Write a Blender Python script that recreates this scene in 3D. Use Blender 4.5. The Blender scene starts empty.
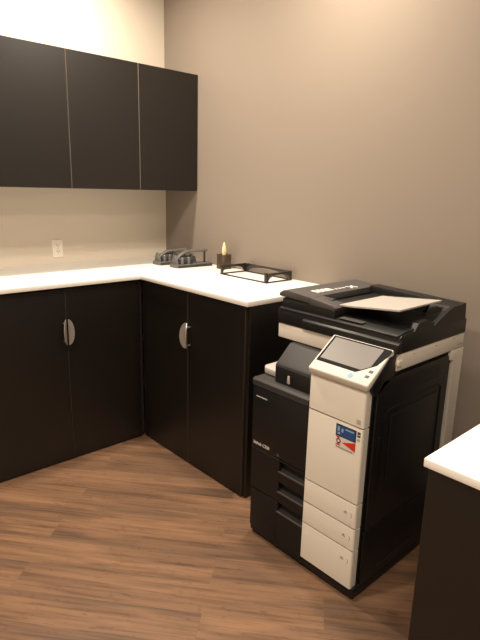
import bpy, bmesh, math, random
from mathutils import Matrix, Vector
random.seed(4)
scene = bpy.context.scene
COL = scene.collection

# ---------------------------------------------------------------- camera
F_PX, YAW, PITCH, ROLL = 523.4, 0.7392, 0.2438, 0.0247
fw = Vector((math.sin(YAW)*math.cos(PITCH), math.cos(YAW)*math.cos(PITCH), -math.sin(PITCH)))
rt = Vector((math.cos(YAW), -math.sin(YAW), 0)); up = rt.cross(fw)
cr, sr = math.cos(ROLL), math.sin(ROLL)
R_, U_ = cr*rt + sr*up, -sr*rt + cr*up
cd = bpy.data.cameras.new('camera'); cam = bpy.data.objects.new('camera', cd); COL.objects.link(cam)
cd.sensor_fit = 'VERTICAL'; cd.sensor_height = 32.0; cd.lens = F_PX*32.0/640.0
cd.clip_start = 0.05
M = Matrix((R_, U_, -fw)).transposed().to_4x4(); M.translation = (-2.2662, -3.3384, 1.5398)
cam.matrix_world = M
scene.camera = cam

# ---------------------------------------------------------------- world, lamps, exposure
w = bpy.data.worlds.new('room_world'); scene.world = w; w.use_nodes = True
w.node_tree.nodes['Background'].inputs[0].default_value = (1.0, 0.86, 0.7, 1)
w.node_tree.nodes['Background'].inputs[1].default_value = 0.02
vs = scene.view_settings
vs.view_transform = 'Standard'; vs.look = 'None'; vs.gamma = 1.0; vs.use_curve_mapping = False
vs.exposure = -0.06
CEIL = 3.0
WARM = (1.0, 0.85, 0.68)
# x, y, watts, spread of each recessed ceiling lamp
LAMPS = [(-0.95, -0.60, 46, 170), (-0.52, -1.72, 34, 165), (-2.0, -1.9, 34, 150),
         (-0.9, -3.6, 11, 150), (-2.6, -3.7, 38, 160)]

# ---------------------------------------------------------------- helpers
def new_mat(name, color, rough=0.5, spec=0.5, metal=0.0, noise=0.0, nscale=40, bump=0.0, coat=0.0):
    m = bpy.data.materials.new(name); m.use_nodes = True
    nt = m.node_tree; b = nt.nodes['Principled BSDF']
    b.inputs['Base Color'].default_value = (*color, 1); b.inputs['Roughness'].default_value = rough
    b.inputs['Specular IOR Level'].default_value = spec; b.inputs['Metallic'].default_value = metal
    b.inputs['Coat Weight'].default_value = coat
    if noise or bump:
        tc = nt.nodes.new('ShaderNodeTexCoord'); n = nt.nodes.new('ShaderNodeTexNoise')
        n.inputs['Scale'].default_value = nscale; n.inputs['Detail'].default_value = 4
        nt.links.new(tc.outputs['Object'], n.inputs['Vector'])
        if noise:
            mx = nt.nodes.new('ShaderNodeMix'); mx.data_type = 'RGBA'
            mx.inputs[6].default_value = (*[c*(1-noise) for c in color], 1)
            mx.inputs[7].default_value = (*[min(1, c*(1+noise)) for c in color], 1)
            nt.links.new(n.outputs['Fac'], mx.inputs[0]); nt.links.new(mx.outputs[2], b.inputs['Base Color'])
        if bump:
            bp = nt.nodes.new('ShaderNodeBump'); bp.inputs['Strength'].default_value = bump
            bp.inputs['Distance'].default_value = 0.002
            nt.links.new(n.outputs['Fac'], bp.inputs['Height']); nt.links.new(bp.outputs['Normal'], b.inputs['Normal'])
    return m

def mesh_obj(name, bm, mats, parent=None, loc=(0, 0, 0), rot=(0, 0, 0), smooth=35):
    me = bpy.data.meshes.new(name); bm.normal_update(); bm.to_mesh(me); bm.free()
    if not isinstance(mats, (list, tuple)): mats = [mats]
    for m in mats: me.materials.append(m)
    if smooth:
        me.shade_smooth(); me.set_sharp_from_angle(angle=math.radians(smooth))
    o = bpy.data.objects.new(name, me); COL.objects.link(o)
    o.location = loc; o.rotation_euler = rot
    if parent: o.parent = parent
    return o

def bev(bm, edges, r, seg=2):
    if r > 0: bmesh.ops.bevel(bm, geom=list(edges), offset=r, segments=seg, profile=0.5, affect='EDGES', clamp_overlap=True)

def join(bm, other):
    me = bpy.data.meshes.new('tmp'); other.to_mesh(me); other.free(); bm.from_mesh(me); bpy.data.meshes.remove(me)

def box(x0, x1, y0, y1, z0, z1, r=0.0, seg=2, sel=None):
    bm = bmesh.new()
    bmesh.ops.create_cube(bm, size=1, matrix=Matrix.Translation(((x0+x1)/2, (y0+y1)/2, (z0+z1)/2)) @ Matrix.Diagonal((x1-x0, y1-y0, z1-z0, 1)))
    if r:
        e = [e for e in bm.edges if sel is None or sel((e.verts[0].co+e.verts[1].co)/2)]
        bev(bm, e, r, seg)
    return bm

def boxes(lst, r=0.0, seg=1):
    bm = bmesh.new()
    for b in lst: join(bm, box(*b, r=r, seg=seg))
    return bm

def prism(pts, a0, a1, axis='y', r=0.0, seg=2, sel=None):
    """polygon pts in the plane normal to axis, extruded a0..a1. y: pts=(x,z); x: pts=(y,z); z: pts=(x,y)"""
    bm = bmesh.new()
    def v(p, a):
        return {'y': (p[0], a, p[1]), 'x': (a, p[0], p[1]), 'z': (p[0], p[1], a)}[axis]
    A = [bm.verts.new(v(p, a0)) for p in pts]; B = [bm.verts.new(v(p, a1)) for p in pts]
    bm.faces.new(A); bm.faces.new(B)
    for i in range(len(pts)):
        j = (i+1) % len(pts); bm.faces.new((A[i], A[j], B[j], B[i]))
    bmesh.ops.recalc_face_normals(bm, faces=bm.faces)
    if r:
        e = [e for e in bm.edges if sel is None or sel((e.verts[0].co+e.verts[1].co)/2)]
        bev(bm, e, r, seg)
    return bm

def tube(pts, r, n=8, cap=True, flat=1.0):
    """round (or flattened) bar swept along points"""
    bm = bmesh.new(); rings = []
    P = [Vector(p) for p in pts]
    for i, p in enumerate(P):
        d = (P[min(i+1, len(P)-1)] - P[max(i-1, 0)]).normalized()
        a = Vector((0, 0, 1)) if abs(d.z) < 0.95 else Vector((1, 0, 0))
        s = d.cross(a).normalized(); t = s.cross(d)
        rr = r[i] if isinstance(r, (list, tuple)) else r
        rings.append([bm.verts.new(p + s*math.cos(2*math.pi*k/n)*rr + t*math.sin(2*math.pi*k/n)*rr*flat) for k in range(n)])
    for a, b in zip(rings, rings[1:]):
        for k in range(n): bm.faces.new((a[k], a[(k+1) % n], b[(k+1) % n], b[k]))
    if cap:
        bm.faces.new(rings[0][::-1]); bm.faces.new(rings[-1])
    bmesh.ops.recalc_face_normals(bm, faces=bm.faces)
    return bm

def lathe(prof, n=32):
    bm = bmesh.new(); rings = []
    for r, z in prof:
        rings.append([bm.verts.new((r*math.cos(2*math.pi*k/n), r*math.sin(2*math.pi*k/n), z)) for k in range(n)] if r > 1e-5 else [bm.verts.new((0, 0, z))])
    for a, b in zip(rings, rings[1:]):
        for k in range(n):
            A = [a[k % len(a)], a[(k+1) % len(a)]]; B = [b[(k+1) % len(b)], b[k % len(b)]]
            vs_ = []
            for q in A+B:
                if q not in vs_: vs_.append(q)
            if len(vs_) > 2: bm.faces.new(vs_)
    bmesh.ops.recalc_face_normals(bm, faces=bm.faces)
    return bm

def plate(pts3, normal, th):
    """flat outline of 3-D points given a thickness along normal"""
    bm = bmesh.new(); n = Vector(normal).normalized()*th
    A = [bm.verts.new(Vector(p)) for p in pts3]; B = [bm.verts.new(Vector(p)+n) for p in pts3]
    bm.faces.new(A); bm.faces.new(B)
    for i in range(len(A)):
        j = (i+1) % len(A); bm.faces.new((A[i], A[j], B[j], B[i]))
    bmesh.ops.recalc_face_normals(bm, faces=bm.faces)
    return bm

def text_mesh(s, size, matrix, extrude=0.0004, bold=0.0):
    cu = bpy.data.curves.new('lettering', 'FONT'); cu.body = s; cu.size = size; cu.extrude = extrude
    cu.offset = bold
    o = bpy.data.objects.new('lettering', cu); COL.objects.link(o)
    dg = bpy.context.evaluated_depsgraph_get(); dg.update()
    me = bpy.data.meshes.new_from_object(o.evaluated_get(dg))
    bm = bmesh.new(); bm.from_mesh(me); bm.transform(matrix)
    bpy.data.objects.remove(o); bpy.data.meshes.remove(me); bpy.data.curves.remove(cu)
    return bm

def thing(name, label, cat, loc=(0, 0, 0), rz=0, group=None):
    o = bpy.data.objects.new(name, None); COL.objects.link(o); o.empty_display_size = 0.1
    o.location = loc; o.rotation_euler = (0, 0, rz)
    return tag(o, label, cat, group)
def tag(o, label, cat=None, group=None):
    o['label'] = label
    if cat: o['category'] = cat
    if group: o['group'] = group
    return o
def struct(name, bm, m, parent=None, smooth=0):
    o = mesh_obj(name, bm, m, parent, smooth=smooth); o['kind'] = 'structure'; return o

# ---------------------------------------------------------------- materials
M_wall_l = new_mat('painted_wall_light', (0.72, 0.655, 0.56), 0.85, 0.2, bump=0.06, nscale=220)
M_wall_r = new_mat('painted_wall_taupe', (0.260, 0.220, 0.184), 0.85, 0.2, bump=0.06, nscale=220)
M_ceil = new_mat('ceiling_white', (0.75, 0.73, 0.69), 0.9, 0.2, bump=0.1, nscale=150)
M_espresso = new_mat('espresso_laminate', (0.0055, 0.0038, 0.0031), 0.42, 0.6, noise=0.12, nscale=25)
M_band_lit = new_mat('edge_banding_lit', (0.16, 0.13, 0.11), 0.4)  # banding of the wall cabinets, light caught by the edges put into the colour
M_band_shaded = new_mat('edge_banding_shaded', (0.035, 0.027, 0.022), 0.4)  # shaded copy of the banding, darkened by colour for the base doors
M_gap = new_mat('cabinet_carcass', (0.012, 0.009, 0.008), 0.6)
M_counter = new_mat('white_laminate', (0.86, 0.845, 0.815), 0.4, 0.4, noise=0.01, nscale=60)
M_steel = new_mat('brushed_nickel', (0.42, 0.41, 0.41), 0.38, metal=0.75)
M_cream = new_mat('warm_white_plastic', (0.74, 0.70, 0.635), 0.5, 0.4, bump=0.04, nscale=400)
M_panelwhite = new_mat('panel_white_plastic', (0.62, 0.585, 0.53), 0.5, 0.3)
M_black = new_mat('black_plastic', (0.0030, 0.0036, 0.0048), 0.5, 0.45, bump=0.08, nscale=500)
M_dark = new_mat('charcoal_plastic', (0.0078, 0.0082, 0.0092), 0.42, 0.5, bump=0.08, nscale=500)
M_darkgrey = new_mat('dark_grey_plastic', (0.034, 0.032, 0.033), 0.6, 0.4, bump=0.06, nscale=500)
M_lidtop = new_mat('lid_grey_plastic', (0.066, 0.062, 0.062), 0.45, 0.5, bump=0.06, nscale=500)
M_seam = new_mat('seam_grey_plastic', (0.075, 0.07, 0.068), 0.45)
M_tray = new_mat('light_grey_plastic', (0.43, 0.41, 0.385), 0.5, 0.4)
M_glossblack = new_mat('gloss_black_bezel', (0.008, 0.008, 0.009), 0.5, 0.06)
M_screen_reflect = new_mat('screen_painted_reflection', (0.135, 0.128, 0.122), 0.4, 0.35)  # switched-off glass: reflected wall and ceiling put into the grey
M_ink = new_mat('grey_ink', (0.22, 0.20, 0.19), 0.6)
M_white_ink = new_mat('white_ink', (0.72, 0.70, 0.68), 0.6)
M_blue = new_mat('blue_button', (0.10, 0.27, 0.44), 0.35)
M_sblue = new_mat('sticker_blue', (0.02, 0.075, 0.26), 0.4, noise=0.5, nscale=60)
M_snavy = new_mat('sticker_navy', (0.012, 0.02, 0.05), 0.4)
M_slight = new_mat('sticker_light_blue', (0.24, 0.42, 0.62), 0.4)
M_emblem = new_mat('emblem_blue_grey', (0.06, 0.085, 0.13), 0.5)
M_sred = new_mat('sticker_red', (0.62, 0.035, 0.022), 0.4)
M_swhite = new_mat('sticker_white', (0.72, 0.68, 0.63), 0.5)
M_punch = new_mat('grey_metal_punch', (0.14, 0.137, 0.134), 0.42, metal=0.25)
M_punchdark = new_mat('dark_rubber', (0.03, 0.029, 0.028), 0.6)
M_smoke = new_mat('smoked_black_plastic', (0.022, 0.018, 0.016), 0.3, 0.5)
M_candle = new_mat('cream_wax', (0.80, 0.66, 0.38), 0.45)
M_outlet = new_mat('outlet_ivory', (0.93, 0.88, 0.80), 0.4)
M_slot = new_mat('outlet_slot', (0.05, 0.04, 0.035), 0.6)

m = bpy.data.materials.new('smoked_acrylic'); m.use_nodes = True; M_acrylic = m
b = m.node_tree.nodes['Principled BSDF']
b.inputs['Base Color'].default_value = (0.50, 0.42, 0.34, 1); b.inputs['Roughness'].default_value = 0.05
b.inputs['Transmission Weight'].default_value = 0.75; b.inputs['IOR'].default_value = 1.15
b.inputs['Base Color'].default_value = (0.24, 0.19, 0.145, 1)

def lens_mat():
    m = bpy.data.materials.new('lamp_lens'); m.use_nodes = True
    b = m.node_tree.nodes['Principled BSDF']; b.inputs['Base Color'].default_value = (0.9, 0.85, 0.75, 1)
    b.inputs['Emission Color'].default_value = (*WARM, 1); b.inputs['Emission Strength'].default_value = 4
    return m
M_lens = lens_mat()

def floor_mat():
    m = bpy.data.materials.new('vinyl_wood_planks'); m.use_nodes = True
    nt = m.node_tree; N = nt.nodes.new; L = nt.links.new; b = nt.nodes['Principled BSDF']
    g = N('ShaderNodeNewGeometry'); mp = N('ShaderNodeMapping'); mp.inputs['Rotation'].default_value = (0, 0, math.radians(50))
    L(g.outputs['Position'], mp.inputs['Vector'])
    br = N('ShaderNodeTexBrick'); br.offset = 0.37; br.inputs['Scale'].default_value = 1.0
    br.inputs['Brick Width'].default_value = 1.22; br.inputs['Row Height'].default_value = 0.152
    br.inputs['Mortar Size'].default_value = 0.0011; br.inputs['Mortar Smooth'].default_value = 0.6
    br.inputs['Color1'].default_value = (0, 0, 0, 1); br.inputs['Color2'].default_value = (1, 1, 1, 1)
    br.inputs['Mortar'].default_value = (0.4, 0.4, 0.4, 1); br.inputs['Bias'].default_value = 0.0
    L(mp.outputs['Vector'], br.inputs['Vector'])
    # per-plank offset for the grain
    sc = N('ShaderNodeVectorMath'); sc.operation = 'SCALE'; sc.inputs['Scale'].default_value = 7.3
    L(br.outputs['Color'], sc.inputs[0])
    ad = N('ShaderNodeVectorMath'); ad.operation = 'ADD'; L(mp.outputs['Vector'], ad.inputs[0]); L(sc.outputs[0], ad.inputs[1])
    def grain(sx, sy, scale, detail, dist=0.0):
        q = N('ShaderNodeMapping'); q.inputs['Scale'].default_value = (sx, sy, 1); L(ad.outputs[0], q.inputs['Vector'])
        n = N('ShaderNodeTexNoise'); n.inputs['Scale'].default_value = scale; n.inputs['Detail'].default_value = detail
        n.inputs['Distortion'].default_value = dist; L(q.outputs[0], n.inputs['Vector']); return n
    a = grain(1.0, 8.5, 1.0, 5, 0.7); f = grain(3.0, 75, 1.0, 6, 0.4); kn = grain(14, 60, 1.0, 3, 1.5)
    def mix(fac, c1, c2, blend='MIX'):
        x = N('ShaderNodeMix'); x.data_type = 'RGBA'; x.blend_type = blend
        for s, v in ((0, fac), (6, c1), (7, c2)):
            if hasattr(v, 'links'): L(v, x.inputs[s])
            else: x.inputs[s].default_value = v
        return x.outputs[2]
    def ramp(src, stops):
        r = N('ShaderNodeValToRGB'); L(src, r.inputs[0])
        while len(r.color_ramp.elements) < len(stops): r.color_ramp.elements.new(0.5)
        for e, (p, c) in zip(r.color_ramp.elements, stops): e.position = p; e.color = (*c, 1)
        return r.outputs[0]
    base = ramp(a.outputs['Fac'], [(0.26, (0.110, 0.070, 0.048)), (0.40, (0.150, 0.089, 0.056)), (0.50, (0.188, 0.108, 0.065)), (0.60, (0.245, 0.138, 0.079)), (0.76, (0.178, 0.110, 0.072))])
    plank = ramp(br.outputs['Color'], [(0.0, (0.90, 0.90, 0.92)), (1.0, (1.07, 1.06, 1.04))])
    c = mix(1.0, base, plank, 'MULTIPLY')
    fine = ramp(f.outputs['Fac'], [(0.32, (0.62, 0.60, 0.58)), (0.52, (1, 1, 1)), (0.72, (1.12, 1.1, 1.08))])
    c = mix(0.95, c, fine, 'MULTIPLY')
    kk = ramp(kn.outputs['Fac'], [(0.60, (1, 1, 1)), (0.70, (0.66, 0.61, 0.57))])
    c = mix(0.8, c, kk, 'MULTIPLY')
    c = mix(br.outputs['Fac'], c, (0.15, 0.098, 0.064, 1))
    L(c, b.inputs['Base Color']); b.inputs['Roughness'].default_value = 0.42; b.inputs['Specular IOR Level'].default_value = 0.35
    bp = N('ShaderNodeBump'); bp.inputs['Strength'].default_value = 0.12; bp.inputs['Distance'].default_value = 0.002
    L(f.outputs['Fac'], bp.inputs['Height']); L(bp.outputs['Normal'], b.inputs['Normal'])
    return m
M_floor = floor_mat()

# ---------------------------------------------------------------- the room
RX0, RY0 = -4.0, -4.9
struct('floor', box(RX0-.1, .1, RY0-.1, .1, -.1, 0), M_floor)
struct('ceiling', box(RX0-.1, .1, RY0-.1, .1, CEIL, CEIL+.1), M_ceil)
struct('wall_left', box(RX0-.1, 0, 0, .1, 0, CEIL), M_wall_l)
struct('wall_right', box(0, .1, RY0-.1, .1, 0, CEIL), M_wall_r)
struct('wall_back', box(RX0-.1, 0, RY0-.1, RY0, 0, CEIL), M_wall_l)
struct('wall_side', box(RX0-.1, RX0, RY0, 0, 0, CEIL), M_wall_l)
struct('baseboard_right', box(-.012, -.0005, -2.895, -1.62, 0.0005, .10, r=.003), M_black)

for i, (x, y, wt, sp) in enumerate(LAMPS):
    where = ['above the wall cabinets', 'beside the taupe wall above the copier', 'over the middle of the floor',
             'above the near white counter', 'behind the camera'][i]
    t = thing('ceiling_light', 'round recessed ceiling lamp ' + where, 'ceiling light', (x, y, CEIL), group='recessed ceiling lamps')
    mesh_obj('trim_ring', lathe([(.085, 0), (.115, -.001), (.118, -.006), (.112, -.010), (.090, -.010), (.085, -.004), (.085, 0)]), M_outlet, t)
    mesh_obj('lens', lathe([(0, -.003), (.0845, -.003), (.0845, -.0002), (0, -.0002)]), M_lens, t)
    ld = bpy.data.lights.new('lamp_light', 'AREA'); ld.shape = 'DISK'; ld.size = .165; ld.energy = wt; ld.color = WARM
    ld.spread = math.radians(sp)
    lo = bpy.data.objects.new('lamp_light', ld); COL.objects.link(lo); lo.parent = t; lo.location = (0, 0, -.014)

# ---------------------------------------------------------------- cabinets
H = 1.04; TH = .026; CT = H-TH
YF, XF = -.670, -.631          # door faces of the left and right base cabinets
def door_mesh(wd, ht, th=.018):
    """door lying in x (width) and z, front at y=0 facing -y; edge banding on the vertical edges"""
    bm = box(0, wd, 0, th, 0, ht)
    e = [e for e in bm.edges if abs(e.verts[0].co.y) < 1e-6 and abs(e.verts[1].co.y) < 1e-6]
    bev(bm, e, .0020, 1)
    for f in bm.faces:
        n = f.normal if f.normal.length else f.normal
    bm.normal_update()
    for f in bm.faces:
        f.material_index = 1 if abs(f.normal.x) > .5 else 0
    return bm

def handle(parent, side):
    """half-moon pull tipped so that its arc stands off the door; straight edge along the seam at x=0"""
    s = side; th = math.radians(46)
    def P(a, z, o=0.0):   # a: distance from straight edge across the plate
        return Vector((s*(.006+a*math.cos(th)), -.010 - a*math.sin(th) - o, z))
    n = 14; L_, W_ = .073, .034
    pts = [P(0, -L_)] + [P(W_*math.sin(math.pi*k/n)**1.15, -L_*math.cos(math.pi*k/n)) for k in range(1, n)] + [P(0, L_)]
    nrm = Vector((-s*math.sin(th), -math.cos(th), 0))
    bm = plate(pts, nrm, .004)
    h = mesh_obj('handle', bm, M_steel, parent, smooth=30)
    for z in (-.05, .05): mesh_obj('handle_post', tube([P(.012, z), (s*(.006+.012*math.cos(th)), 0.0005, z)], .0045, 8), M_steel, h)
    h['label'] = 'half-moon brushed nickel door pull'
    return h

def base_cabinet(label, loc, rz, wd, depth, group, left_end=False, right_end=False):
    """cabinet with two doors; local x along the front, front at y=0 facing -y, body behind"""
    t = thing('base_cabinet', label, 'cabinet', loc, rz, group)
    cb = boxes([(0, .018, .020, depth, 0, CT), (wd-.018, wd, .020, depth, 0, CT), (.018, wd-.018, depth-.01, depth, .05, CT),
                (.018, wd-.018, .020, depth-.01, .05, .068), (.018, wd-.018, .020, depth-.01, CT-.02, CT),
                (.018, wd-.018, .05, .062, 0, .05)])
    mesh_obj('carcass', cb, M_espresso, t, smooth=0)
    dw = wd/2-.0022
    for k, s in ((0, -1), (1, 1)):
        d = mesh_obj('door', door_mesh(dw, CT-.012-.006), [M_espresso, M_band_shaded], t, loc=((.0008, 0, .006) if k == 0 else (wd-.0008-dw, 0, .006)), smooth=0)
        h = handle(d, s); h.location = ((dw if k == 0 else 0), 0, .765-.006)
    return t
GB = 'dark base cabinets with half-moon pulls'
base_cabinet('dark espresso two-door base cabinet along the light wall, left of the inner corner', (-1.565, YF, 0), 0, .91, .655, GB)
base_cabinet('dark espresso two-door base cabinet under the white counter beside the copier', (XF, -.672, 0), -math.pi/2, .912, .62, GB)
base_cabinet('dark espresso two-door base cabinet at the far left end of the run', (-2.477, YF, 0), 0, .91, .655, GB)
# end panel of the right cabinet is a separate finished board
tag(mesh_obj('end_panel', box(XF+.012, -.012, -1.606, -1.586, 0, CT, r=.001, seg=1), M_espresso, smooth=0),
    'dark finished end panel closing the right cabinet next to the copier', 'panel')
struct('trim_1', box(-.652, -.634, YF+.004, -.655, .02, CT-.012), M_gap)

# L-shaped worktop
pts = [(-2.49, -.0015), (-.0015, -.0015), (-.0015, -1.618), (-.6526, -1.618), (-.6526, -.692), (-2.49, -.692)]
bm = prism(pts, CT+.0003, H, 'z', r=.002, seg=2)
tag(mesh_obj('countertop', bm, M_counter), 'white L-shaped laminate countertop over the dark corner cabinets', 'countertop')

# wall cabinets
def wall_cabinet(label, x0, wd):
    yd, z0, z1 = -.3876, 1.524, 2.2625
    t = thing('wall_cabinet', label, 'cabinet', (x0, yd, z0), 0, 'dark wall cabinets')
    hh = z1-z0; d = -yd-.0015
    cb = boxes([(0, .018, .020, d, 0, hh), (wd-.018, wd, .020, d, 0, hh), (.018, wd-.018, d-.01, d, 0, hh),
                (.018, wd-.018, .020, d-.01, 0, .018), (.018, wd-.018, .020, d-.01, hh-.018, hh)])
    mesh_obj('carcass', cb, M_espresso, t, smooth=0)
    dw = wd/2-.0020
    for k in (0, 1):
        mesh_obj('door', door_mesh(dw, hh-.002), [M_espresso, M_band_lit], t, loc=((.0006, 0, .001) if k == 0 else (wd-.0006-dw, 0, .001)), smooth=0)
    return t
wall_cabinet('dark espresso wall cabinet reaching into the corner above the counter', -.9065, .905)
wall_cabinet('dark espresso wall cabinet cut off by the left edge of the photo', -1.8125, .905)

# near peninsula cabinet and its counter
t = thing('base_cabinet', 'dark espresso cabinet standing in the foreground right of the copier', 'cabinet', (-1.349, -3.56, 0))
mesh_obj('carcass', boxes([(.006, 1.345, .0, .645, .05, H-.019)], r=.0015), M_espresso, t, smooth=0)
mesh_obj('side_panel', box(-.012, .006, -.004, .654, .012, H-.019, r=.0012, seg=1), M_espresso, t, smooth=0)
mesh_obj('plinth', box(.008, 1.342, .03, .60, 0, .05), M_gap, t, smooth=0)
mesh_obj('levelling_foot', box(-.008, .03, .60, .64, 0, .012, r=.002), M_punchdark, t)
tag(mesh_obj('countertop', box(-1.369, -.0015, -3.60, -2.898, H-.0185, H, r=.002), M_counter),
    'white laminate countertop on the foreground cabinet at the right edge', 'countertop')

# ---------------------------------------------------------------- wall outlet
t = thing('wall_outlet', 'ivory duplex power outlet on the light wall above the counter', 'outlet', (-.850, 0, 1.140))
mesh_obj('cover_plate', box(-.035, .035, -.006, -.0003, -.057, .057, r=.003, sel=lambda c: c.y < -.004), M_outlet, t)
for z in (-.0195, .0195):
    rc = mesh_obj('receptacle', prism([(.0165*math.cos(a)*(1 if abs(math.cos(a)) < .9 else .97), z+.0145*math.sin(a)) for a in [2*math.pi*k/20 for k in range(20)]], -.0085, -.0055, 'y'), M_outlet, t)
    for b_ in ((-.0085, -.0055, -.0088, -.0080, z-.001, z+.008), (.0055, .0085, -.0088, -.0080, z-.001, z+.007), (-.0028, .0028, -.0088, -.0080, z-.0095, z-.0045)):
        mesh_obj('slot', box(*b_), M_slot, rc, smooth=0)
mesh_obj('screw', prism([(.003*math.cos(2*math.pi*k/10), .003*math.sin(2*math.pi*k/10)) for k in range(10)], -.0072, -.0055, 'y'), M_steel, t)

# ---------------------------------------------------------------- hole punches
def hole_punch(label, loc, rz, L_, open_h, group):
    t = thing('hole_punch', label, 'hole punch', loc, rz, group)
    # base: shallow tray, long in x
    mesh_obj('base', prism([(-L_/2+.012, -.05), (L_/2-.02, -.05), (L_/2, -.02), (L_/2, .035), (L_/2-.02, .05), (-L_/2+.012, .05), (-L_/2, .035), (-L_/2, -.035)], .0, .022, 'z', r=.004), M_punch, t)
    mesh_obj('chip_tray', box(-L_/2+.012, L_/2-.02, -.0525, -.044, .002, .017, r=.002), M_punchdark, t)
    # body casting and punch heads
    mesh_obj('body', prism([(-.030, .022), (.034, .022), (.030, .058), (.012, .072), (-.018, .068), (-.029, .050)], -L_/2+.035, .015, 'x', r=.004), M_punchdark, t)
    for x in (-L_/2+.020, -.002):
        mesh_obj('bracket', prism([(-.035, .020), (.038, .020), (.022, .066), (.006, .082), (-.010, .076), (-.022, .052)], x-.007, x+.007, 'x', r=.002), M_punch, t)
    for x in (-L_/2+.055, -.045):
        mesh_obj('punch_head', lathe([(0, 0), (.011, 0), (.011, .042), (.008, .046), (0, .046)], 16), M_punch, t, loc=(x, -.030, .020))
    # lever: arched flat bar from the left bracket to the right end
    n = 14; pts = []
    for k in range(n+1):
        u = k/n; x = -L_/2+.016 + u*(L_-.055); z = .040+(open_h-.040)*math.sin(min(1, u*2.4)*math.pi/2)**.75 + .004*u
        pts.append((x, -.006, z))
    lv = mesh_obj('lever', tube(pts, [.015]*n+[.012], 10, flat=.62), M_punch, t)
    mesh_obj('grip', tube(pts[-6:], [.0165]*6, 10, flat=.66), M_punch, lv)
    mesh_obj('return_post', tube([(L_/2-.052, -.004, .020), (L_/2-.052, -.004, open_h-.002)], .007, 10), M_punchdark, t)
    return t
hole_punch('grey three-hole punch with raised lever in front, nearer the pencil cup', (-.178, -.560, H), math.radians(-3), .30, .100, 'grey hole punches')
hole_punch('grey hole punch lying behind the other punch, in the corner', (-.205, -.385, H), math.radians(-3), .28, .086, 'grey hole punches')

# ---------------------------------------------------------------- pencil cup with candle
cx, cy = -.072, -.764
t = thing('pencil_cup', 'square smoked dark cup on the counter between hole punch and letter tray', 'cup', (cx, cy, H))
s, hh, wl = .0335, .094, .003
bm = bmesh.new()
def ringv(r, z): return [bm.verts.new((sx*r, sy*r, z)) for sx, sy in ((-1, -1), (1, -1), (1, 1), (-1, 1))]
r0, r1, r2, r3 = ringv(s, 0.0003), ringv(s, hh), ringv(s-wl, hh), ringv(s-wl, .004)
for a, bq in ((r0, r1), (r1, r2), (r2, r3)):
    for k in range(4): bm.faces.new((a[k], a[(k+1) % 4], bq[(k+1) % 4], bq[k]))
bm.faces.new(r0[::-1]); bm.faces.new(r3)
bmesh.ops.recalc_face_normals(bm, faces=bm.faces)
mesh_obj('cup_wall', bm, M_acrylic, t, smooth=0)
tag(mesh_obj('taper_candle', lathe([(0, 0), (.011, 0), (.012, .06), (.012, .090), (.0145, .108), (.0145, .120), (.0105, .142), (.005, .160), (0, .170)], 20), M_candle, loc=(cx-.004, cy-.004, H+.0045)),
    'cream tapered candle standing upright in the dark square cup', 'candle')

# ---------------------------------------------------------------- letter tray
t = thing('letter_tray', 'open black letter tray with arched corner supports on the white counter', 'letter tray', (-.136, -1.125, H))
tx, ty = .104, .200
rl = .0045
rail = bmesh.new()
for b_ in ((-tx, -tx+.009, -ty, ty), (tx-.009, tx, -ty, ty), (-tx, tx, ty-.009, ty), (-tx, tx, -ty, -ty+.009)):
    join(rail, box(*b_, 0.0003, .0075, r=.0015, seg=1))
mesh_obj('base_frame', rail, M_smoke, t)
def arch(p0, p1, top=.054, leg=.015, n=12):
    """wall with an arched cut-out between two corners"""
    p0, p1 = Vector(p0), Vector(p1); d = (p1-p0); ln = d.length; d.normalize(); nrm = Vector((-d.y, d.x, 0))
    out = [(0, .004), (leg*.8, .004), (leg, .012)]
    out += [(leg+(ln-2*leg)*k/n, .012+(top-.024)*math.sin(math.pi*min(1, max(0, k/n)))**.45) for k in range(1, n)]
    out += [(ln-leg, .012), (ln-leg*.8, .004), (ln, .004), (ln, top), (0, top)]
    return plate([p0+d*a+Vector((0, 0, z)) for a, z in out], nrm, .0045)
e_ = .002
mesh_obj('side_wall', arch((-tx+e_, ty-e_-.005, 0), (tx-e_, ty-e_-.005, 0)), M_smoke, t, smooth=0)
mesh_obj('side_wall', arch((-tx+e_, -ty+e_, 0), (tx-e_, -ty+e_, 0)), M_smoke, t, smooth=0)
mesh_obj('back_wall', arch((tx-e_, -ty+e_, 0), (tx-e_, ty-e_, 0), leg=.035), M_smoke, t, smooth=0)
for sy in (-1, 1):
    y_ = sy*(ty-.012)
    mesh_obj('corner_post', prism([(-tx+.001, y_-.010), (-tx+.010, y_-.010), (-tx+.010, y_+.010), (-tx+.001, y_+.010)], .004, .057, 'z', r=.002), M_smoke, t)

# ---------------------------------------------------------------- the copier
C = thing('photocopier', 'large white and black floor-standing office photocopier between the counters', 'photocopier', (-.782, -2.390, 0))
SW, SD, WW = .580, .680, .266       # full width, depth, width of the white front column
def cp(name, bm, mat, parent=C, smooth=35, label=None):
    o = mesh_obj(name, bm, mat, parent, smooth=smooth)
    if label: o['label'] = label
    return o
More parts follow.
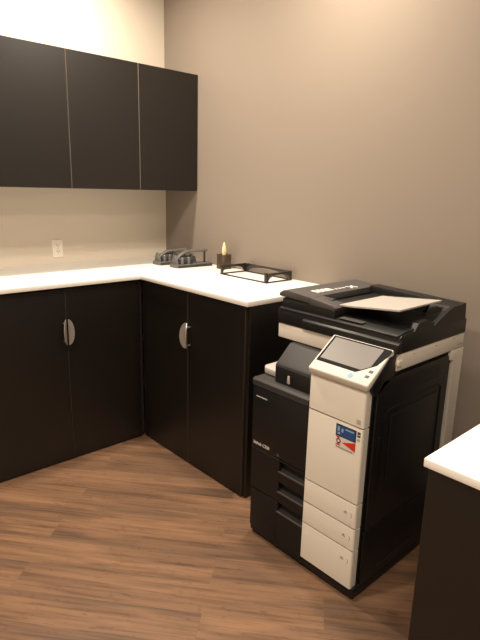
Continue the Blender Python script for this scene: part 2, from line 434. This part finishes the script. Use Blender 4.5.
# base and chassis
cp('base', box(.002, .655, .000, SW-.002, .016, .062, r=.006), M_black)
for u_, w_ in ((.06, .06), (.06, SW-.08), (.60, .06), (.60, SW-.08)):
    cp('caster', prism([(u_+.024*math.cos(2*math.pi*k/16), .024+.024*math.sin(2*math.pi*k/16)) for k in range(16)], w_-.012, w_+.012, 'y', r=.002), M_black)
cp('chassis', prism([(.030, .045), (.030, .875), (.135, .915), (.670, .915), (.670, .045)], .006, WW-.004, 'y'), M_black)
cp('rear_chassis', prism([(.030, .045), (.030, .735), (.670, .735), (.670, .045)], WW-.004, SW-.004, 'y'), M_black)
cp('output_back', box(.42, .670, WW-.004, SW-.006, .735, .915), M_black)
cp('panel_bracket', prism([(.012, .862), (.000, .888), (.100, .978), (.155, .978), (.155, .905), (.035, .840)], -.004, WW-.004, 'y', r=.006), M_dark)

# white column: rounded right-hand vertical edges
def white(name, z0, z1, rb=.006, label=None, low=False):
    bm = box(-.006, .028, .010, WW, z0, z1)
    e = [e for e in bm.edges if abs(e.verts[0].co.x+.006) < 1e-5 and abs(e.verts[1].co.x+.006) < 1e-5 and abs(e.verts[0].co.z-e.verts[1].co.z) > .01]
    bev(bm, e, .007, 3)
    e = [e for e in bm.edges if abs(e.verts[0].co.x+.006) < 1e-5 and abs(e.verts[1].co.x+.006) < 1e-5 and e.verts[0].co.z > z1-1e-4 and e.verts[1].co.z > z1-1e-4]
    bev(bm, e, .0030, 2)
    if low:
        e = [e for e in bm.edges if abs((e.verts[0].co-e.verts[1].co).y) < 1e-4 and abs((e.verts[0].co-e.verts[1].co).z) < 1e-4 and (e.verts[0].co.z < z0+1e-4) and (e.verts[0].co.y < .011 or e.verts[0].co.y > WW-.001)]
        bev(bm, e, .018, 4)
    return cp(name, bm, M_cream, label=label)
white('operation_cover', .7285, .872, label='upper white front cover below the screen')
white('toner_door', .4245, .7225, label='large white front door carrying the sticker')
d1 = white('drawer_front', .3225, .4185, label='upper white paper drawer front')
d2 = white('drawer_front', .2265, .3165, label='middle white paper drawer front')
d3 = white('drawer_front', .058, .2205, low=True, label='tall lowest white paper drawer front')
TM = lambda w_, z_, u_=-.0066: Matrix(((0, 0, -1, u_), (-1, 0, 0, w_), (0, 1, 0, z_), (0, 0, 0, 1)))
def marks(d, z):
    mk = bmesh.new()
    join(mk, plate([(-.0062, .066, z+.001), (-.0062, .058, z+.007), (-.0062, .050, z+.001)], (-1, 0, 0), .0005))
    join(mk, box(-.0067, -.0062, .050, .066, z-.004, z-.002))
    for q in (tube([(-.0064, .034-.006*math.cos(a)*.6, z+.010*math.sin(a)-.002) for a in [math.pi*(-.5+k/8) for k in range(9)]], .0009, 5),): join(mk, q)
    cp('size_mark', mk, M_ink, d, 0)
marks(d1, .372); marks(d2, .273); marks(d3, .172)

# black left-hand fronts
LW0, LW1 = WW+.001, SW
cp('left_cover', box(-.004, .032, LW0, LW1, .4425, .7285, r=.004), M_black, label='plain black front cover with white lettering')
ls = cp('left_top_ledge', prism([(-.006, .731), (-.006, .752), (.004, .760), (.425, .760), (.425, .731)], LW0, LW1+.002, 'y', r=.001), M_darkgrey)
cp('ledge_line', box(-.0068, -.0058, LW0+.004, LW1-.010, .7315, .7335), M_seam, ls, 0)
# lower black drawers: plates around three scooped finger grips
G0, G1 = LW0+.004, .408
grips = [(.383, .432), (.288, .336), (.192, .240)]
cp('lower_cover', boxes([(-.004, .030, G1, LW1, .240, .4395)], r=.003), M_black, label='black lower cover of the paper drawers')
cp('lower_cover', boxes([(-.004, .030, G1, LW1, .040, .2375)], r=.010, seg=3), M_black, label='lowest black cover above the floor')
cp('grip_strip', boxes([(-.004, .030, LW0, G1, .432, .4395), (-.004, .030, LW0, G1, .336, .383), (-.004, .030, LW0, G1, .240, .288), (-.004, .030, LW0, G1, .040, .192)]), M_black, smooth=0)
for z0, z1 in grips:
    g = cp('finger_grip', prism([(.000, z0), (.006, z0), (.022, z0+.016), (.022, z1-.006), (.029, z1), (.031, z1), (.031, z0-.002), (.000, z0-.002)], LW0, G1, 'y'), M_dark)
    cp('grip_lip', box(-.0065, .002, LW0, G1+.004, z0-.002, z0+.002), M_seam, g, 0)
# lettering
lw = .571
cp('lettering', text_mesh('KONICA MINOLTA', .0078, TM(.558, .680, -.0046), bold=.0001), M_white_ink, smooth=0)
cp('lettering', text_mesh('bizhub C258', .0190, TM(.566, .4585, -.0046), bold=.0002), M_white_ink, smooth=0)
cp('emblem', plate([(-.0046, .426, .4515), (-.0046, .417, .467), (-.0046, .408, .4515)], (-1, 0, 0), .0005), M_emblem, smooth=0)

# ---- control panel
PB, PT = (-.020, .896), (.126, 1.000)      # front and back edge of its sloping face (u,z)
pl = math.hypot(PT[0]-PB[0], PT[1]-PB[1]); pu = ((PT[0]-PB[0])/pl, (PT[1]-PB[1])/pl); pn = (-pu[1], pu[0])
PW0, PW1 = .000, .268
panel = cp('control_panel', prism([(PB[0]-pu[0]*.002, PB[1]), (PT[0], PT[1]), (PT[0]+.012, PT[1]-.020), (PB[0]+.006, PB[1]-.026)], PW0, PW1, 'y', r=.006, seg=3), M_panelwhite, label='tilted white control panel with touch screen')
def onp(bm_pts, h0, th):
    """outline given as (a,b): a = distance from the panel's left end, b = up the slope, both in metres"""
    P3 = [(PB[0]+pu[0]*b_+pn[0]*h0, PW1-a_, PB[1]+pu[1]*b_+pn[1]*h0) for a_, b_ in bm_pts]
    return plate(P3, (pn[0], 0, pn[1]), th)
bez = cp('screen_bezel', onp([(.010, .040), (.190, .040), (.203, .050), (.250, .092), (.268, .150), (.268, .168), (.262, .173), (.010, .173)], -.001, .002), M_glossblack, panel, 0)
cp('screen', onp([(.020, .056), (.204, .056), (.232, .080), (.236, .166), (.020, .166)], .0008, .0008), M_screen_reflect, bez, 0)
def disc(a, b_, r, mat, nm):
    cp(nm, onp([(a+r*math.cos(2*math.pi*k/18), b_+r*math.sin(2*math.pi*k/18)) for k in range(18)], -.001, .0028), mat, panel, 0)
disc(.182, .020, .0105, M_blue, 'blue_button'); disc(.206, .022, .007, M_swhite, 'start_button')
for a_, b_ in ((.243, .036), (.245, .060)):
    cp('square_button', onp([(a_-.008, b_-.006), (a_+.008, b_-.006), (a_+.008, b_+.006), (a_-.008, b_+.006)], -.001, .0024), M_snavy, panel, 0)

# ---- scanner housing
sb = box(.142, .658, -.010, SW+.004, .916, .982, r=.005)
sh = cp('scanner_housing', sb, M_cream, label='warm white band of the scanner housing')
cp('corner_latch', prism([(.138, .938), (.138, .958), (.168, .958), (.168, .930)], -.0155, .02, 'y', r=.003), M_cream, sh)
for b_ in ((.25, .258, -.0106, -.0098, .962, .965), (.41, .422, -.0106, -.0098, .964, .967), (.56, .572, -.0106, -.0098, .966, .969), (.60, .650, -.0106, -.0098, .934, .936)):
    cp('scuff_mark', box(*b_), M_ink, sh, 0)
bed = cp('scanner_bed', box(.138, .652, -.0125, SW+.006, .982, 1.041, r=.001), M_dark)
cp('bed_front_step', prism([(.128, .984), (.128, 1.018), (.150, 1.036), (.150, .984)], -.016, .44, 'y', r=.003), M_dark, bed)

# ---- document feeder
FD = cp('document_feeder', prism([(.150, 1.040), (.150, 1.092), (.632, 1.092), (.632, 1.040)], .290, SW-.006, 'y', r=.006), M_dark, label='black automatic document feeder on top of the copier')
# lid: slanting front apron and output floor
cp('lid', prism([(.134, 1.040), (.134, 1.050), (.19, 1.060), (.636, 1.060), (.636, 1.040)], -.006, SW-.002, 'y', r=.003), M_dark, FD)
# sloping top cover: taller and rounded on the outer side, narrowing beyond the front arm
prof = [(.592, 1.098), (.590, 1.112), (.572, 1.124), (.545, 1.128), (.415, 1.118), (.415, 1.092)]
cp('feeder_cover', prism(prof, .146, .640, 'x', r=.004, sel=lambda c: abs(c.x-.146) < 1e-4), M_lidtop, FD)
cp('feeder_cover_arm', prism([(.425, 1.1185), (.300, 1.104), (.286, 1.094), (.292, 1.082), (.425, 1.086)], .146, .225, 'x', r=.004, sel=lambda c: abs(c.x-.146) < 1e-4), M_lidtop, FD)
cp('feeder_throat', box(.225, .60, .40, .43, 1.062, 1.100), M_black, FD, 0)
# white guide icons along the cover edge
z_ = 1.1205
def icon(bm): cp('guide_icon', bm, M_white_ink, FD, 0, label='white paper-guide icon')
for k in range(4):
    u0 = .235+k*.030
    icon(prism([(u0, .448), (u0+.020, .448), (u0+.020, .492), (u0, .492)], z_+.0002, z_+.0042, 'z'))
for k in range(3):
    u0 = .370+k*.026
    icon(prism([(u0, .455), (u0+.013, .455), (u0+.013, .470), (u0, .470)], z_, z_+.0025, 'z'))
icon(prism([(.452, .441), (.459, .433), (.4785, .448), (.498, .433), (.505, .441), (.487, .455), (.505, .469), (.498, .477), (.4785, .462), (.459, .477), (.452, .469), (.470, .455)], z_-.001, z_+.003, 'z'))
# paper tray: S-curved sheet rising to the right
tp = [(.430, 1.090), (.370, 1.089), (.335, 1.092), (.300, 1.104), (.240, 1.108), (.150, 1.118), (.030, 1.130)]
tp2 = tp + [(a, z-.006) for a, z in reversed(tp)]
cp('paper_tray', prism(tp2, .190, .500, 'x'), M_tray, FD, label='light grey sloping paper tray')
cp('tray_rib', prism([(.300, 1.060), (.300, 1.098), (.10, 1.117), (.08, 1.112), (.12, 1.060)], .52, .56, 'x'), M_dark, FD)
cp('paper_guide', prism([(.200, 1.092), (.200, 1.112), (.206, 1.117), (.222, 1.117), (.228, 1.112), (.228, 1.092)], .345, .385, 'y', r=.003), M_darkgrey, FD)
# rear ridge
cp('rear_ridge', prism([(.420, 1.060), (.420, 1.126), (.20, 1.118), (-.010, 1.108), (-.010, 1.060)], .570, .638, 'x', r=.005), M_dark, FD)
# right-hand end wall with finger notch
oe = [(.140, 1.0395), (.150, 1.048), (.235, 1.052), (.260, 1.078), (.320, 1.084), (.380, 1.052), (.480, 1.094), (.520, 1.106), (.630, 1.110), (.640, 1.0395)]
ie = [(.140, 1.0395), (.150, 1.0485), (.235, 1.050), (.260, 1.0585), (.320, 1.059), (.380, 1.052), (.480, 1.059), (.520, 1.106), (.630, 1.110), (.640, 1.0395)]
bm = bmesh.new()
rows = [[bm.verts.new((u, w_, z)) for u, z in pr] for pr, w_ in ((oe, -.012), (oe, .004), (ie, .085))]
for a, bq in zip(rows, rows[1:]):
    for i in range(len(oe)):
        j = (i+1) % len(oe); bm.faces.new((a[i], a[j], bq[j], bq[i]))
bm.faces.new(rows[0]); bm.faces.new(rows[-1]); bmesh.ops.recalc_face_normals(bm, faces=bm.faces)
cp('end_wall', bm, M_dark, FD, 20)
cp('painted_lid_highlight', box(.150, .186, .16, .27, 1.0585, 1.0615, r=.001), M_lidtop, FD)  # highlight on the lid painted as a paler strip, not a separate part

# ---- inner finisher and small output tray
fin = cp('finisher', prism([(.034, .761), (.034, .838), (.046, .850), (.115, .912), (.42, .9155), (.42, .761)], WW+.002, .488, 'y', r=.005, sel=lambda c: c.z > .83 and c.x < .12), M_darkgrey, label='dark grey inner finisher box in the output gap')
cp('finisher_front', box(.030, .036, WW+.006, .483, .764, .832, r=.002), M_dark, fin)
cp('lever_recess', box(.0288, .0305, .382, .412, .772, .806), M_black, fin, 0)
cp('lever', prism([(.398, .772), (.414, .772), (.412, .806), (.402, .806)], .0262, .030, 'x', r=.001), M_tray, fin)
cp('output_tray', prism([(.06, .490), (.06, .575), (.085, .602), (.30, .602), (.30, .490)], .764, .792, 'z', r=.006), M_tray, label='pale grey output tray jutting out at the left')
cp('tray_support', box(.10, .28, .50, .575, .7595, .766), M_dark)

# ---- right side: doors, vents, column
sd = cp('side_door', prism([(.044, .300), (.044, .860), (.075, .895), (.545, .900), (.555, .890), (.575, .300)], -.004, .007, 'y', r=.003), M_dark)
inn = [(.090, .45), (.095, .735), (.110, .765), (.135, .775), (.480, .790), (.505, .775), (.510, .45)]
def outline(pts, t_, y0, y1):
    bm = bmesh.new()
    for p, q in zip(pts, pts[1:]): join(bm, tube([(p[0], y0, p[1]), (q[0], y0, q[1])], t_, 6))
    return bm
cp('door_ridge', outline(inn, .0035, -.0045, 0), M_black, sd)
cp('bypass_tray', prism([(.14, .46), (.14, .745), (.48, .762), (.48, .46)], -.009, -.003, 'y', r=.004), M_dark, sd)
cp('door_handle', boxes([(.066, .082, -.007, -.003, .600, .680)], r=.003), M_black, sd)
cp('vents', boxes([(.16, .48, -.0052, -.0038, .822+.012*k, .826+.012*k) for k in range(5)]), M_black, sd, 0)
cp('vents', boxes([(.10, .16, -.0052, -.0038, .50+.008*k, .503+.008*k) for k in range(5)]), M_black, sd, 0)
cp('lower_side_cover', box(.040, .570, -.003, .007, .056, .294, r=.003), M_black)
cp('side_grip', boxes([(.14, .46, -.0045, -.002, .085, .105)], r=.002), M_dark)
cp('rear_column', prism([(.585, .056), (.585, .872), (.560, .872), (.560, .914), (.666, .914), (.666, .056)], -.010, .02, 'y', r=.004), M_cream, label='warm white rear corner column')

# ---- sticker
def sk(bmp, th0=.0066, th=.0004): return plate([(-th0, a, z) for a, z in bmp], (-1, 0, 0), th)
X0, X1 = .128, .038
st = cp('sticker', sk([(X0, .616), (X1, .616), (X1, .712), (X0, .712)], .0062), M_swhite, smooth=0, label='red, white and blue sticker with a wheel emblem')
cp('sticker_panel', sk([(X0, .664), (X1, .664), (X1, .712), (X0, .712)], .0066), M_snavy, st, 0)
cp('sticker_panel', sk([(X0-.004, .668), (X1+.005, .668), (X1+.005, .706), (X0-.004, .706)], .0070), M_sblue, st, 0)
pt = bmesh.new()
for q in ([(.120, .684), (.111, .684), (.111, .703), (.120, .703)], [(.119, .672), (.108, .672), (.108, .680), (.119, .680)],
          [(.085, .697), (.048, .697), (.048, .703), (.085, .703)], [(.103, .684), (.094, .684), (.094, .698), (.103, .698)]):
    join(pt, sk(q, .0074, .0003))
cp('sticker_picture', pt, M_slight, st, 0)
rd = bmesh.new()
join(rd, sk([(.098, .643), (X1, .663), (X1, .626)], .0066)); join(rd, sk([(X0, .663), (.106, .663), (.114, .652)], .0066)); join(rd, sk([(X0, .627), (.102, .627), (.114, .638)], .0066))
cp('sticker_stripes', rd, M_sred, st, 0)
cp('sticker_wheel', sk([(.113+.010*math.cos(2*math.pi*k/16), .645+.010*math.sin(2*math.pi*k/16)) for k in range(16)], .0070), M_snavy, st, 0)
cp('sticker_hub', sk([(.113+.0055*math.cos(2*math.pi*k/16), .645+.0055*math.sin(2*math.pi*k/16)) for k in range(16)], .0074), M_white_ink, st, 0)
cp('sticker_footer', boxes([(-.0072, -.0066, X0-.006-.0075*k-.0055, X0-.006-.0075*k, .618, .623) for k in range(10)]), M_ink, st, 0)
rl_ = cp('rating_label', sk([(.034, .690), (.021, .690), (.021, .710), (.034, .710)], .0062), M_snavy, smooth=0, label='tiny black label beside the sticker')
cp('rating_label_print', boxes([(-.0070, -.0066, .0225, .0325, .698, .701)]), M_white_ink, rl_, 0)
cp('rating_label', sk([(.034, .674), (.021, .674), (.021, .684), (.034, .684)], .0062), M_tray, smooth=0)
qr = cp('badge', sk([(.042, .738), (.024, .738), (.024, .756), (.042, .756)], .0062, .0004), M_tray, smooth=0, label='small grey square badge')
